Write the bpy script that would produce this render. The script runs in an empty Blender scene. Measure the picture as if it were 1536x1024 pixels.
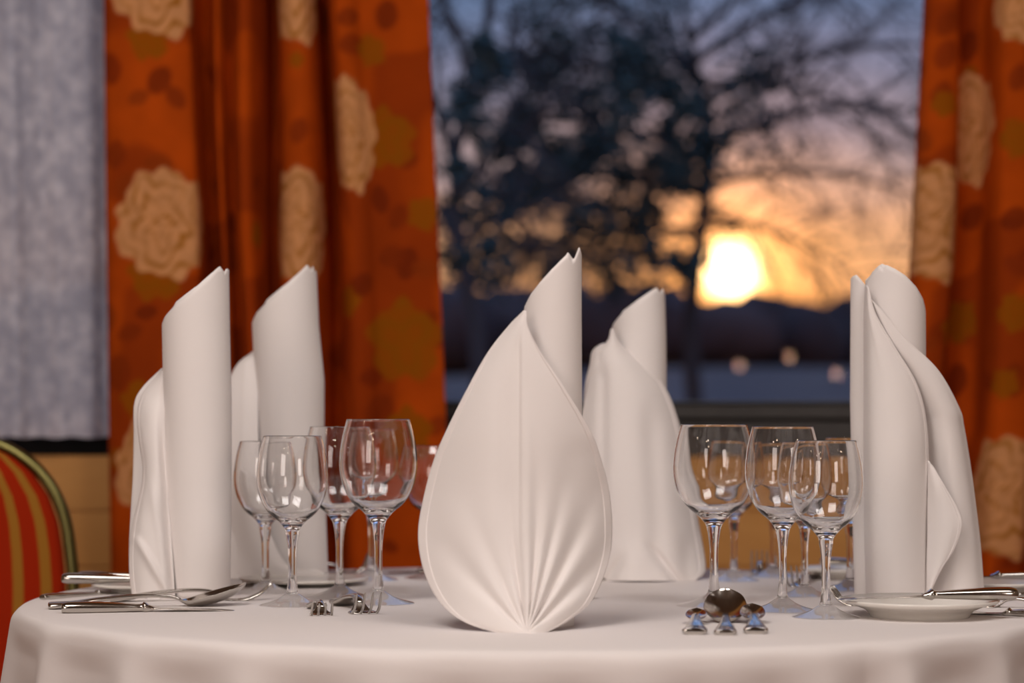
import bpy, bmesh, math, random
import numpy as np
from mathutils import Vector, Matrix
random.seed(7); RNG = np.random.default_rng(11)
C = bpy.context.scene.collection
F, HOR, CXP, CZ, TZ = 3250.0, 640.0, 768.0, 0.97, 0.75
PI = math.pi
def W(px, py, Y): return Vector(((px-CXP)*Y/F, Y, CZ-(py-HOR)*Y/F))
def XW(px, Y): return (px-CXP)*Y/F
def ZW(py, Y): return CZ-(py-HOR)*Y/F
def TY(py, z=TZ): return (CZ-z)*F/(py-HOR)
def TP(px, py, z=TZ):
    Y = TY(py, z); return Vector((XW(px, Y), Y, z))
# ------------------------------------------------------------------ objects
def obj(name, me, m=None, parent=None, smooth=True):
    if isinstance(me, bmesh.types.BMesh):
        b = me; me = bpy.data.meshes.new(name); b.to_mesh(me); b.free()
    me.name = name
    o = bpy.data.objects.new(name, me); C.objects.link(o)
    if m and not me.materials: me.materials.append(m)
    if smooth:
        for p in me.polygons: p.use_smooth = True
    if parent: o.parent = parent
    return o
def tag(o, label, cat, group=None):
    o['label'] = label; o['category'] = cat
    if group: o['group'] = group
    return o
def thing(name, label, cat, loc=(0,0,0), rot=(0,0,0), group=None):
    o = bpy.data.objects.new(name, None); C.objects.link(o)
    o.empty_display_size = .05
    o.location = loc; o.rotation_euler = rot
    return tag(o, label, cat, group)
def struct(o): o['kind'] = 'structure'; return o
def dup(root, loc, rot, label, scale=1.0):
    r = root.copy(); C.objects.link(r); r.location = loc; r.rotation_euler = rot
    r.scale = (scale,)*3 if not hasattr(scale, '__len__') else scale
    r['label'] = label
    for ch in list(root.children):
        c = ch.copy(); C.objects.link(c); c.parent = r
        for g in ch.children:
            d = g.copy(); C.objects.link(d); d.parent = c
    return r
def mesh_from(verts, faces):
    me = bpy.data.meshes.new('m'); me.from_pydata([tuple(v) for v in verts], [], faces); me.update(); return me
def grid_mesh(P, closed_u=False):
    """P: (nv, nu, 3)"""
    nv, nu, _ = P.shape; f = []
    for j in range(nv-1):
        for i in range(nu if closed_u else nu-1):
            i2 = (i+1) % nu
            f.append((j*nu+i, j*nu+i2, (j+1)*nu+i2, (j+1)*nu+i))
    return mesh_from(P.reshape(-1,3), f)
def lathe_parts(profs, seg=64):
    """meshes for consecutive profiles that share end rings; normals run on smoothly across the joints"""
    full = [tuple(p) for p in profs[0]]
    for q in profs[1:]: full += [tuple(p) for p in q[1:]]
    A = np.array(full); d = np.gradient(A, axis=0); N2 = np.stack([d[:,1], -d[:,0]], 1); N2 /= np.linalg.norm(N2,axis=1)[:,None]+1e-12
    out, i = [], 0
    for q in profs:
        n = len(q); me = lathe(q, seg); nn = []
        for r_, z_ in N2[i:i+n]:
            nn += [(r_*math.cos(2*PI*k/seg), r_*math.sin(2*PI*k/seg), z_) for k in range(seg)]
        for p in me.polygons: p.use_smooth = True
        me.normals_split_custom_set_from_vertices(nn); out.append(me); i += n-1
    return out
def merge(*mes):
    b = bmesh.new()
    for me in mes: b.from_mesh(me)
    return b
def add_box(b, x0,x1,y0,y1,z0,z1):
    m = Matrix.Translation(((x0+x1)/2,(y0+y1)/2,(z0+z1)/2)) @ Matrix.Diagonal((abs(x1-x0),abs(y1-y0),abs(z1-z0),1))
    return bmesh.ops.create_cube(b, size=1, matrix=m)['verts']
def boxes(*bs):
    b = bmesh.new()
    for x in bs: add_box(b, *x)
    return b
def bevel(o, w=.004, seg=2):
    m = o.modifiers.new('bevel','BEVEL'); m.width = w; m.segments = seg; m.limit_method = 'ANGLE'; return o
def tube_into(b, pts, rad, seg=10, caps=True):
    pts = [Vector(p) for p in pts]; n = len(pts); rings = []
    if not hasattr(rad, '__len__'): rad = [rad]*n
    up = Vector((0.13,0.31,0.94)).normalized()
    for k in range(n):
        t = (pts[min(k+1,n-1)]-pts[max(k-1,0)]).normalized()
        u = up - t*up.dot(t)
        if u.length < 1e-4: u = Vector((1,0,0)) - t*t.x
        u.normalize(); up = u; w = t.cross(u)
        rings.append([b.verts.new(pts[k]+(u*math.cos(a)+w*math.sin(a))*rad[k]) for a in [2*PI*i/seg for i in range(seg)]])
    for k in range(n-1):
        for i in range(seg):
            b.faces.new((rings[k][i], rings[k][(i+1)%seg], rings[k+1][(i+1)%seg], rings[k+1][i]))
    if caps:
        b.faces.new(rings[0][::-1]); b.faces.new(rings[-1])
def lathe(prof, seg=64):
    P = np.array([[[r*math.cos(2*PI*i/seg), r*math.sin(2*PI*i/seg), z] for i in range(seg)] for r, z in prof])
    return grid_mesh(P, True)
def crom(P, t):
    """Catmull-Rom through rows of P at parameters t in 0..1"""
    P = np.asarray(P, float); k = len(P)
    E = np.concatenate([[2*P[0]-P[1]], P, [2*P[-1]-P[-2]]])
    s = np.clip(np.asarray(t)*(k-1), 0, k-1-1e-9); i = s.astype(int); f = s-i
    f = f.reshape((-1,)+(1,)*(P.ndim-1))
    p0,p1,p2,p3 = E[i],E[i+1],E[i+2],E[i+3]
    return .5*((2*p1)+(-p0+p2)*f+(2*p0-5*p1+4*p2-p3)*f**2+(-p0+3*p1-3*p2+p3)*f**3)
def sm(x): x = np.clip(x,0,1); return x*x*(3-2*x)
# ------------------------------------------------------------------ materials
def mat(name, col, rough=.6, metal=0, **kw):
    m = bpy.data.materials.new(name); m.use_nodes = True
    b = m.node_tree.nodes['Principled BSDF']
    b.inputs['Base Color'].default_value = (*col,1); b.inputs['Roughness'].default_value = rough
    b.inputs['Metallic'].default_value = metal
    for k, v in kw.items(): b.inputs[k.replace('_',' ')].default_value = v
    return m
def nd(m, t, **kw):
    n = m.node_tree.nodes.new(t)
    for k, v in kw.items(): setattr(n, k, v)
    return n
def bs(m): return m.node_tree.nodes['Principled BSDF']
def lk(m, a, b): m.node_tree.links.new(a, b)
def noise_col(m, c1, c2, scale=8, detail=4, stretch=(1,1,1), lo=.35, hi=.65):
    tc = nd(m,'ShaderNodeTexCoord'); mp = nd(m,'ShaderNodeMapping'); mp.inputs['Scale'].default_value = stretch
    n = nd(m,'ShaderNodeTexNoise'); n.inputs['Scale'].default_value = scale; n.inputs['Detail'].default_value = detail
    r = nd(m,'ShaderNodeValToRGB'); r.color_ramp.elements[0].position = lo; r.color_ramp.elements[1].position = hi
    r.color_ramp.elements[0].color = (*c1,1); r.color_ramp.elements[1].color = (*c2,1)
    lk(m, tc.outputs['Object'], mp.inputs[0]); lk(m, mp.outputs[0], n.inputs['Vector']); lk(m, n.outputs['Fac'], r.inputs[0])
    lk(m, r.outputs[0], bs(m).inputs['Base Color']); return n, r
def bump(m, scale, strength, dist=.002, detail=2):
    tc = nd(m,'ShaderNodeTexCoord'); n = nd(m,'ShaderNodeTexNoise'); n.inputs['Scale'].default_value = scale; n.inputs['Detail'].default_value = detail
    b = nd(m,'ShaderNodeBump'); b.inputs['Strength'].default_value = strength; b.inputs['Distance'].default_value = dist
    lk(m, tc.outputs['Object'], n.inputs['Vector']); lk(m, n.outputs['Fac'], b.inputs['Height']); lk(m, b.outputs[0], bs(m).inputs['Normal'])
M = {}
M['linen'] = mat('napkin_linen', (.80,.755,.735), .75, Sheen_Weight=.15); bump(M['linen'], 900, .12, .0004)
M['hem'] = mat('napkin_hem', (.82,.77,.75), .75, Sheen_Weight=.15); bump(M['hem'], 900, .15, .0004)
M['cloth'] = mat('tablecloth_linen', (.78,.735,.72), .85); bump(M['cloth'], 260, .2, .0006, 5)
M['steel'] = mat('cutlery_steel', (.52,.49,.455), .14, 1.0)
M['china'] = mat('white_china', (.80,.77,.72), .18)
M['glass'] = mat('clear_glass', (1,1,1), 0.0, Transmission_Weight=1.0, IOR=1.47)
M['frame'] = mat('window_frame_paint', (.035,.033,.031), .4); noise_col(M['frame'], (.028,.026,.025), (.038,.036,.034), 20)
M['black'] = mat('black_frame', (.004,.004,.005), .6, 0, Specular_IOR_Level=.15)
M['sill'] = mat('sill_paint', (.07,.075,.08), .25)
M['wall'] = mat('painted_boards', (.42,.26,.085), .55); noise_col(M['wall'], (.54,.25,.055), (.60,.29,.07), 3, 5, (1,1,6))
M['plaster'] = mat('warm_plaster', (.42,.33,.25), .9); noise_col(M['plaster'], (.20,.15,.11), (.25,.19,.14), 3)
M['floor'] = mat('brown_floor', (.10,.055,.03), .45); noise_col(M['floor'], (.20,.085,.045), (.28,.12,.065), 6, 4, (1,8,1))
M['chairmetal'] = mat('gilt_chair_metal', (.14,.125,.042), .30, .9)
M['wood'] = mat('table_wood', (.20,.11,.05), .5); noise_col(M['wood'], (.16,.085,.04), (.25,.14,.06), 5, 4, (1,10,1))
M['pane'] = bpy.data.materials.new('window_pane'); M['pane'].use_nodes = True
_nt = M['pane'].node_tree; _nt.nodes.clear()
_o = _nt.nodes.new('ShaderNodeOutputMaterial'); _mx = _nt.nodes.new('ShaderNodeMixShader'); _t = _nt.nodes.new('ShaderNodeBsdfTransparent'); _g = _nt.nodes.new('ShaderNodeBsdfGlossy')
_g.inputs['Roughness'].default_value = .02; _f = _nt.nodes.new('ShaderNodeFresnel'); _f.inputs['IOR'].default_value = 1.35
for a, b in ((_f.outputs[0],_mx.inputs[0]),(_t.outputs[0],_mx.inputs[1]),(_g.outputs[0],_mx.inputs[2]),(_mx.outputs[0],_o.inputs[0])): _nt.links.new(a,b)

# ------------------------------------------------------------------ room shell
YW = 4.42                                   # inner face of the window wall
wx0, wx1 = XW(600,YW), XW(1560,YW)          # main window opening
lx0, lx1 = XW(-420,YW), XW(300,YW)          # window behind the net curtain
z_sill = ZW(601,YW); z_rail = ZW(683,YW); z_top = 2.35
RX0, RX1, RYB, RH = -2.6, 2.6, -3.0, 3.15
b = bmesh.new()
T = .18
add_box(b, RX0, RX1, YW, YW+T, z_top, RH)
add_box(b, RX0, lx0, YW, YW+T, z_rail, z_top); add_box(b, lx1, wx0, YW, YW+T, z_rail, z_top); add_box(b, wx1, RX1, YW, YW+T, z_rail, z_top)
zb = [z_rail]                               # horizontal boards below the windows, a groove between boards
bh = 84*YW/F
z = z_rail
while z > 0.02:
    z2 = max(0, z-bh); add_box(b, RX0, RX1, YW, YW+T, z2+.004, z); add_box(b, RX0, RX1, YW+.006, YW+T, z2, z2+.004); z = z2
struct(obj('wall_back', b, M['wall'], smooth=False))
struct(obj('floor', boxes((RX0,RX1,RYB,YW+T,-.1,0)), M['floor'], smooth=False))
struct(obj('ceiling', boxes((RX0,RX1,RYB,YW+T,RH,RH+.1)), M['plaster'], smooth=False))
struct(obj('wall_left', boxes((RX0-.1,RX0,RYB,YW+T,0,RH)), M['plaster'], smooth=False))
struct(obj('wall_right', boxes((RX1,RX1+.1,RYB,YW+T,0,RH)), M['plaster'], smooth=False))
struct(obj('wall_front', boxes((RX0,RX1,RYB-.1,RYB,0,RH)), M['plaster'], smooth=False))
def window(n, x0, x1, zs, m, step=True):
    fr = bmesh.new(); y0, y1 = YW+.03, YW+.10; fw = .05
    add_box(fr, x0, x1, y0, y1, z_rail, zs); add_box(fr, x0, x1, y0, y1, z_top-fw, z_top)
    add_box(fr, x0, x0+fw, y0, y1, zs, z_top-fw); add_box(fr, x1-fw, x1, y0, y1, zs, z_top-fw)
    if step:
        add_box(fr, x0, x1, YW-.002, y0, ZW(628,YW), ZW(605,YW)); add_box(fr, x0, x1, YW+.012, y0, z_rail, ZW(630,YW))
    w = struct(obj('window_%d'%n, fr, m, smooth=False)); bevel(w, .003)
    p = obj('pane', boxes((x0+fw, x1-fw, YW+.062, YW+.066, zs, z_top-fw)), M['pane'], w, smooth=False)
    if step:
        s = obj('window_sill', boxes((x0, x1, YW-.012, y1-.01, ZW(605,YW), zs)), M['sill'], w, smooth=False); bevel(s, .003)
    return w
window(1, wx0, wx1, z_sill, M['frame'])
window(2, lx0, lx1, ZW(655,YW), M['black'], False)

# ------------------------------------------------------------------ printed curtains
def vnoise(x, y, seed=0):
    xi = np.floor(x).astype(int); yi = np.floor(y).astype(int); fx = sm(x-xi); fy = sm(y-yi)
    def h(a, b): 
        n = (a*374761393 + b*668265263 + seed*982451653) & 0xffffffff
        n = ((n ^ (n >> 13)) * 1274126177) & 0xffffffff
        return ((n ^ (n >> 16)) & 0xffff)/65535.0
    return (h(xi,yi)*(1-fx)+h(xi+1,yi)*fx)*(1-fy)+(h(xi,yi+1)*(1-fx)+h(xi+1,yi+1)*fx)*fy
def paint(U, V, flowers, mustard, leaves):
    """colour of the print at cloth coordinates U (across) and V (up), metres"""
    base = np.array([.44,.062,.003]); col = np.empty(U.shape+(3,)); col[:] = base
    n = vnoise(U*14, V*14, 1)*.6+vnoise(U*33, V*33, 2)*.4
    col *= (.80+.4*n)[...,None]
    n2 = sm((vnoise(U*9+5, V*9, 3)-.55)/.12)[...,None]; col = col*(1-.62*n2)+np.array([.22,.026,.003])*.62*n2
    def blend(mask, c): 
        nonlocal col; col = col*(1-mask[...,None])+c*mask[...,None]
    for (u,v,r,an,c) in leaves:
        du, dv = U-u, V-v; a = math.cos(an)*du+math.sin(an)*dv; q = -math.sin(an)*du+math.cos(an)*dv
        d = np.sqrt((a/r)**2+(q/(r*.62))**2)+.18*np.abs(a/r)
        vein = .75+.25*sm(np.abs(q)/(.08*r))
        blend(sm((1.1-d)/.25)*.8, np.array(c)*vein[...,None])
    for (u,v,r) in mustard:
        du, dv = U-u, V-v; d = np.hypot(du,dv)/r; ph = np.arctan2(dv,du)
        ed = 1+.10*np.sin(5*ph+u*40)+.06*np.sin(9*ph)
        t = .5+.5*np.sin(d*9+2.2*np.sin(3*ph+v*30))
        c = np.array([.28,.085,.002])*(1-t[...,None]*.5)+np.array([.34,.068,.002])*t[...,None]*.5
        blend(sm((ed-d)/.12)*.9, c)
    for (u,v,r,pale,ax) in flowers:
        du, dv = (U-u)/ax, (V-v)*.90; d = np.hypot(du,dv)/r; ph = np.arctan2(dv,du)
        ed = 1+.045*np.sin(9*ph+1)+.035*np.sin(15*ph+2)+.04*np.sin(4*ph)
        cx, cy = du+.12*r, dv-.05*r; d2 = np.hypot(cx,cy)/r; p2 = np.arctan2(cy,cx)
        w = d2*3.3+.50*np.sin(2*p2+1.3)+.38*np.sin(5*p2+4*d2+u*60)+.16*np.sin(11*p2+2*d2)
        t = np.abs((w%1.0)-.5)*2; line = sm((t-.5)/.35)*(.7+.3*np.sin(2*p2+5*d2))
        line = np.clip(line,0,1)*sm((1.05-d)/.2)
        c = np.array(pale)*(1-line[...,None])+np.array([.36,.13,.015])*line[...,None]
        c = c*(.9+.2*vnoise(U*70,V*70,5))[...,None]
        blend(sm((ed-d)/.05), c)
    return np.clip(col,0,1)
YC = 4.27
def curtain(name, label, path, sL, sR, flowers, mustard, leaves, seed, umin=None):
    """path: list of (px, depth) at py 400; sL/sR: sideways px per px of height at the two edges"""
    ptsW = np.array([(XW(p,YC), d) for p, d in path])
    dense = crom(ptsW, np.linspace(0,1,1500))
    arc = np.concatenate([[0], np.cumsum(np.hypot(*np.diff(dense,axis=0).T))])
    nu = int(arc[-1]/.0045); us = np.linspace(0,arc[-1],nu)
    X0 = np.interp(us,arc,dense[:,0]); D0 = np.interp(us,arc,dense[:,1])
    vs = np.concatenate([np.arange(.03,.55,.03), np.arange(.55,1.98,.005), np.arange(1.98,2.46,.03)])
    U, V = np.meshgrid(us, vs); py = HOR-(V-CZ)*F/YC
    t = (X0-X0[0])/(X0[-1]-X0[0])
    X = X0[None,:]+(py-400)*(sL+(sR-sL)*t[None,:])*YC/F
    top = sm((V-1.9)/.5); Dm = D0[None,:]*(1+.12*np.sin(V*2.1+us[None,:]*3))*(1-.35*top)
    X = X+.006*np.sin(V*5+us[None,:]*6)*np.minimum(1,t*8)[None,:]*np.minimum(1,(1-t)*8)[None,:]
    Yv = YC+Dm+.006*np.sin(V*3.1+us[None,:]*9)
    me = grid_mesh(np.stack([X,Yv,V],-1))
    def cl(px, py_, lo=0): 
        """cloth coordinates of the cloth seen at px, py on the front of the folds"""
        x = XW(px,YC)-0; best = np.where(np.abs(X0-x)<.006, D0, 9); i = int(np.argmin(best)); return us[i], ZW(py_,YC)
    k = F/YC
    fl = [(*cl(f[0],f[1]), f[2]/k, f[3], f[4] if len(f)>4 else 1.0) for f in flowers]; mu = [(*cl(a,b_), r/k) for a,b_,r in mustard]
    lv = [(*cl(a,b_), r*1.3/k, an, c) for a,b_,r,an,c in leaves]
    rr = random.Random(seed)
    for _ in range(44):
        lv.append((rr.uniform(0,arc[-1]), rr.uniform(.5,2.0), rr.uniform(.022,.042), rr.uniform(0,6.3), rr.choice([(.24,.030,.004),(.27,.04,.004),(.20,.022,.003)])))
    for _ in range(14): mu.append((rr.uniform(0,arc[-1]), rr.uniform(.5,2.0), rr.uniform(.02,.035)))
    lv = [l for l in lv if all(math.hypot(l[0]-f[0], l[1]-f[1]) > f[2]*.9 for f in fl)]
    col = paint(U, V, fl, mu, lv)
    ca = me.color_attributes.new('print','FLOAT_COLOR','POINT')
    ca.data.foreach_set('color', np.concatenate([col.reshape(-1,3), np.ones((col.size//3,1))],1).ravel())
    m = mat(name+'_print', (.5,.1,.01), .85, Specular_IOR_Level=.06)
    a = nd(m,'ShaderNodeAttribute'); a.attribute_name = 'print'; lk(m, a.outputs['Color'], bs(m).inputs['Base Color'])
    bump(m, 500, .15, .0006)
    o = obj('curtain', me, m); s = o.modifiers.new('thick','SOLIDIFY'); s.thickness = .0025; s.offset = 0
    return tag(o, label, 'curtain', 'printed curtains at the window')
PALE = (.64,.295,.12)
pathL = [(161,.03),(166,-.02),(200,-.038),(255,-.042),(290,-.036),(298,-.012),(299,.05),(306,.11),(320,.09),(334,.018),(344,.055),(352,.07),(360,.01),(372,-.028),(386,-.02),(398,.05),(409,.11),(420,.05),(428,-.015),(445,-.042),(465,-.040),(478,-.01),(484,.05),(494,.11),(505,.06),(512,-.005),(526,-.036),(545,-.032),(562,-.012),(592,.004),(630,.016),(659,.02)]
DK = (.17,.02,.003); DK2 = (.22,.028,.003)
curtain('left_curtain', 'rust orange curtain printed with peonies, wide one between net curtain and window view', pathL, .012, .042,
    [(252,338,74,PALE),(258,-28,80,PALE),(244,705,74,PALE),(452,340,78,PALE),(452,-15,76,PALE),(532,205,78,PALE,.62)],
    [(602,512,62),(592,208,46),(235,415,40),(232,62,34),(395,352,22),(600,650,40),(640,320,26),(450,95,12),(215,600,30)],
    [(600,22,22,1.3,DK),(545,32,18,.3,DK2),(548,72,20,.2,DK2),(612,395,24,1.2,DK),(588,385,22,.3,DK2),(600,325,20,1.0,DK2),(540,430,20,.9,DK),(250,125,22,.9,DK),(275,150,18,2.2,DK2),(175,235,20,1.4,DK2),(185,340,18,1.5,DK2),(195,500,18,.4,DK2),(220,470,15,.2,DK),(180,560,26,1.5,DK2),(450,200,18,1.2,DK2),(575,300,20,1.7,DK),(620,240,16,.4,DK2),(560,620,30,1.0,DK2),(640,480,18,.7,DK2)], 3)
pathR = [(1368,.03),(1366,.0),(1372,-.028),(1392,-.04),(1414,-.03),(1424,.0),(1430,.05),(1446,.075),(1462,.078),(1476,.055),(1484,.0),(1496,-.034),(1518,-.04),(1540,-.03),(1552,.01),(1560,.05),(1580,.05),(1592,0),(1610,-.035),(1640,-.03),(1660,.02)]
curtain('right_curtain', 'rust orange curtain printed with peonies, narrow one at right of the window view', pathR, -.053, -.02,
    [(1396,336,80,PALE),(1456,186,78,PALE),(1530,-5,70,PALE),(1516,745,82,PALE),(1392,720,70,PALE)],
    [(1520,210,30),(1400,160,20),(1450,480,34),(1520,470,30)],
    [(1395,150,22,1.4,DK2),(1400,40,20,1.0,DK2),(1455,60,24,1.2,DK),(1460,320,24,.6,DK),(1520,120,20,1.1,DK2),(1515,330,22,.4,DK),(1450,570,26,1.3,DK),(1520,570,24,1.5,DK2),(1410,500,20,.9,DK2)], 9)
# ------------------------------------------------------------------ net curtain
YN = 4.36
xs = np.linspace(XW(-260,YN), XW(170,YN), 420); zs = np.linspace(ZW(656,YN), 2.3, 260)
Xn, Zn = np.meshgrid(xs, zs); pxn = CXP+Xn*F/YN
Dn = .008*np.sin(pxn*.085)+.008*np.sin(pxn*.047+1)+.003*np.sin(pxn*.19+Zn*3)+.03*sm((pxn-138)/14)
Zn2 = Zn+np.where(Zn<zs[0]+.03,1,0)*.0015*np.sin(pxn*.13)
ln = grid_mesh(np.stack([Xn,YN+Dn,Zn2],-1))
m = bpy.data.materials.new('net_lace'); m.use_nodes = True; nt = m.node_tree; bsd = nt.nodes['Principled BSDF']
bsd.inputs['Roughness'].default_value = .9
tc = nd(m,'ShaderNodeTexCoord'); v1 = nd(m,'ShaderNodeTexVoronoi'); v1.inputs['Scale'].default_value = 26; n1 = nd(m,'ShaderNodeTexNoise'); n1.inputs['Scale'].default_value = 38; n1.inputs['Detail'].default_value = 5
mpx = nd(m,'ShaderNodeMapping'); mpx.inputs['Scale'].default_value = (1,1,.6)
lk(m, tc.outputs['Object'], mpx.inputs[0]); lk(m, mpx.outputs[0], v1.inputs['Vector']); lk(m, tc.outputs['Object'], n1.inputs['Vector'])
ad = nd(m,'ShaderNodeMath', operation='MULTIPLY_ADD'); ad.inputs[1].default_value = .5
lk(m, v1.outputs['Distance'], ad.inputs[0]); lk(m, n1.outputs['Fac'], ad.inputs[2])
rp = nd(m,'ShaderNodeValToRGB'); rp.color_ramp.elements[0].position = .5; rp.color_ramp.elements[1].position = .9
rp.color_ramp.elements[0].color = (.97,.92,.90,1); rp.color_ramp.elements[1].color = (.62,.60,.63,1)
lk(m, ad.outputs[0], rp.inputs[0]); lk(m, rp.outputs[0], bsd.inputs['Base Color'])
trl = nd(m,'ShaderNodeBsdfTranslucent'); mxs = nd(m,'ShaderNodeMixShader'); mxs.inputs[0].default_value = .5
lk(m, rp.outputs[0], trl.inputs['Color']); lk(m, bsd.outputs[0], mxs.inputs[1]); lk(m, trl.outputs[0], mxs.inputs[2])
trn = nd(m,'ShaderNodeBsdfTransparent'); mx2 = nd(m,'ShaderNodeMixShader'); mx2.inputs[0].default_value = .03
lk(m, mxs.outputs[0], mx2.inputs[1]); lk(m, trn.outputs[0], mx2.inputs[2]); lk(m, mx2.outputs[0], nt.nodes['Material Output'].inputs[0])
tag(obj('net_curtain', ln, m), 'pale grey patterned net curtain hanging in front of the left window', 'curtain')
# ------------------------------------------------------------------ round table and cloth
TC = Vector((.035, 2.758, TZ)); TR = .655
t = thing('round_table', 'round dining table hidden under the long white tablecloth', 'table', (TC.x,TC.y,0))
top = lathe([(0,TZ-.032),(.622,TZ-.032),(.63,TZ-.026),(.63,TZ-.008),(.622,TZ-.004),(0,TZ-.004)], 96)
obj('tabletop', top, M['wood'], t)
obj('pedestal', lathe([(0,.0),(.28,.0),(.28,.03),(.10,.06),(.05,.12),(.05,.62),(.12,.70),(.2,TZ-.032),(0,TZ-.032)], 48), M['wood'], t)
ridge_px = [60,182,357,577,770,962,1100,1250,1368,1512]
def px_theta(px):
    lo, hi = -1.5, 1.5
    for _ in range(50):
        mid = (lo+hi)/2; Y = TC.y-(TR+.01)*math.cos(mid); x = TC.x+(TR+.01)*math.sin(mid)
        if CXP+x*F/Y < px: lo = mid
        else: hi = mid
    return lo
ridges = [(px_theta(p), a, w) for p, a, w in zip(ridge_px, [1,1,.95,.8,.45,.7,.35,.8,1.15,1.0],[.05,.05,.05,.06,.06,.06,.05,.05,.045,.05])]
th = ridges[-1][0]
while th < 2*PI-1.6: th += random.uniform(.2,.34); ridges.append((th, random.uniform(.7,1.1), .06))
nth = 900; ths = np.linspace(0, 2*PI, nth, endpoint=False)-PI
fold = np.zeros(nth)
for (a, amp, w) in ridges:
    d = (ths-a+PI)%(2*PI)-PI
    fold = np.maximum(fold, amp*np.exp(-np.abs(d/(w*1.25))**1.7))
fold -= .85
rows = []
er = .016
def ring(r, z): rows.append(np.stack([TC.x+r*np.sin(ths), TC.y-r*np.cos(ths), z], -1))
for r in [0.002,.1,.2,.3,.4,.5,.55,.6,.625]:
    zz = TZ + 0*ths
    ring(np.full(nth,r), zz)
for k in range(1,8):
    a = k/7*PI/2*.93
    ring(TR-er+er*np.sin(a)+.006*sm(k/7)*fold, TZ-er*(1-math.cos(a))+0*ths)
s0 = er*(1-math.cos(PI/2*.93))
for s in np.concatenate([np.concatenate([np.linspace(.002,.03,16),np.linspace(.035,.12,18)]), np.linspace(.14,.727-s0,22)]):
    A = .006+.009*sm(s/.034)+.036*sm((s-.02)/.16)+.05*sm((s-.07)/.5)
    flare = .16*s*(1-.5*sm((s-.1)/.5))
    ring(TR+flare+A*fold*(1+.0*s), TZ-s0-s+0*ths)
P = np.array(rows)
cm = grid_mesh(P, True)
cl_o = obj('tablecloth', cm, M['cloth']); sd = cl_o.modifiers.new('thick','SOLIDIFY'); sd.thickness = .0015; sd.offset = -1
tag(cl_o, 'white tablecloth draped over the round table with soft folds below its edge', 'tablecloth')

# ------------------------------------------------------------------ folded napkins
class Patch:
    """a cloth sheet through rows of (px, py, depth from Y0)"""
    def __init__(s, Y0, rows): s.Y0 = Y0; s.R = np.array(rows, float)
    def grid(s, nu=60, nv=80, u0=0, u1=1, v0=0, v1=1, off=0, fn=None):
        A = crom(s.R, np.linspace(v0,v1,nv)); A = crom(A.transpose(1,0,2), np.linspace(u0,u1,nu)).transpose(1,0,2)
        px, py, d = A[...,0], A[...,1], A[...,2]
        if fn is not None: d = d+fn(px,py)
        Y = s.Y0+d+off
        P = np.stack([(px-CXP)*Y/F, Y, np.maximum(CZ-(py-HOR)*Y/F, TZ+.0006)], -1)
        return grid_mesh(P)
def sheet(name, me, parent, m='linen', th=.0011):
    o = obj(name, me, M[m], parent); s = o.modifiers.new('thick','SOLIDIFY'); s.thickness = th; s.offset = 0; return o
def roll(parent, Y0, edges, top, ry, turns=1.6, th0=-PI/2, tip2=None, back=.006, hand=1, name='roll', zb=TZ+.0006):
    """rolled cloth tube; edges: (py, x left, x right); top: outline (px, py) left to right"""
    e = np.array(edges, float); e = e[np.argsort(e[:,0])]; tp = np.array(top, float)
    n = int(150*turns); nv = 70; P = np.zeros((nv,n,3))
    t2 = np.array(tip2, float) if tip2 is not None else tp
    for i in range(n):
        f = i/(n-1)*turns; a = th0+hand*2*PI*f; k = 1-.05*f-.02*sm((f-.9)/.3)
        cx0 = np.interp(500, e[:,0], (e[:,1]+e[:,2])/2)
        ctop = math.cos(a)
        use = tp if f <= 1 else t2
        # height of the cut above this spot
        xt0, xt1 = tp[0,0], tp[-1,0]
        xs_ = (xt0+xt1)/2+(xt1-xt0)/2*ctop*k
        pyt = np.interp(xs_, use[:,0], use[:,1])
        dep = math.sin(a)*ry*k
        zt = CZ-(pyt-HOR)*(Y0-ry*.0)/F - (back if dep > 0 else 0)*sm(abs(math.sin(a))*1.5)
        for j in range(nv):
            v = j/(nv-1); z = zb+(zt-zb)*v; py = HOR-(z-CZ)*F/Y0
            xl = np.interp(py, e[:,0], e[:,1]); xr = np.interp(py, e[:,0], e[:,2])
            xx = (xl+xr)/2+(xr-xl)/2*math.cos(a)*k
            P[j,i] = (XW(xx,Y0), Y0+dep, z)
    return sheet(name, grid_mesh(P), parent)
def bend(dc, de, p=2.0, n=7): return [dc+(de-dc)*abs(2*i/(n-1)-1)**p for i in range(n)]
# --- the front napkin
Y3 = 2.385
n3 = thing('napkin', 'white napkin folded into a leaf with pleated foot, front centre and nearest of all', 'napkin', (XW(790,Y3),Y3,TZ), group='folded napkins')
def child_at(root, fn, *a, **k):
    o = fn(*a, **k); o.matrix_parent_inverse = Matrix.Translation(-Vector(root.location)); return o
def rel(root):
    for ch in root.children: ch.matrix_parent_inverse = Matrix.Translation(-Vector(root.location))
roll(n3, Y3+.004, [(372,790,872),(470,785,872),(620,784,873),(960,770,860)],
     [(785,478),(787,460),(795,443),(808,426),(824,408),(838,394),(849,384),(856,393),(861,389),(868,372),(872,384)], .032,
     th0=-.15, turns=1.7, tip2=[(785,486),(800,446),(824,414),(842,392),(850,381),(856,389),(872,400)], hand=-1)
prof = [(466,785.5,787,789.5,-.037,-.035),(490,762,784,792,-.040,-.022),(530,731,782,812,-.044,-.015),(585,700,781,849,-.048,-.012),(645,670,781,885,-.052,-.004),(690,651,781,902,-.054,.004),
        (740,637,781,914,-.056,.008),(790,628,782,918,-.060,.006),(830,630,783,915,-.064,.0),(870,641,785,903,-.070,-.012),(905,662,787,884,-.077,-.032),(930,692,789,853,-.083,-.055),(945,732,790,826,-.087,-.074),(951.5,772,791,808,-.0885,-.086)]
rows = []
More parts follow.
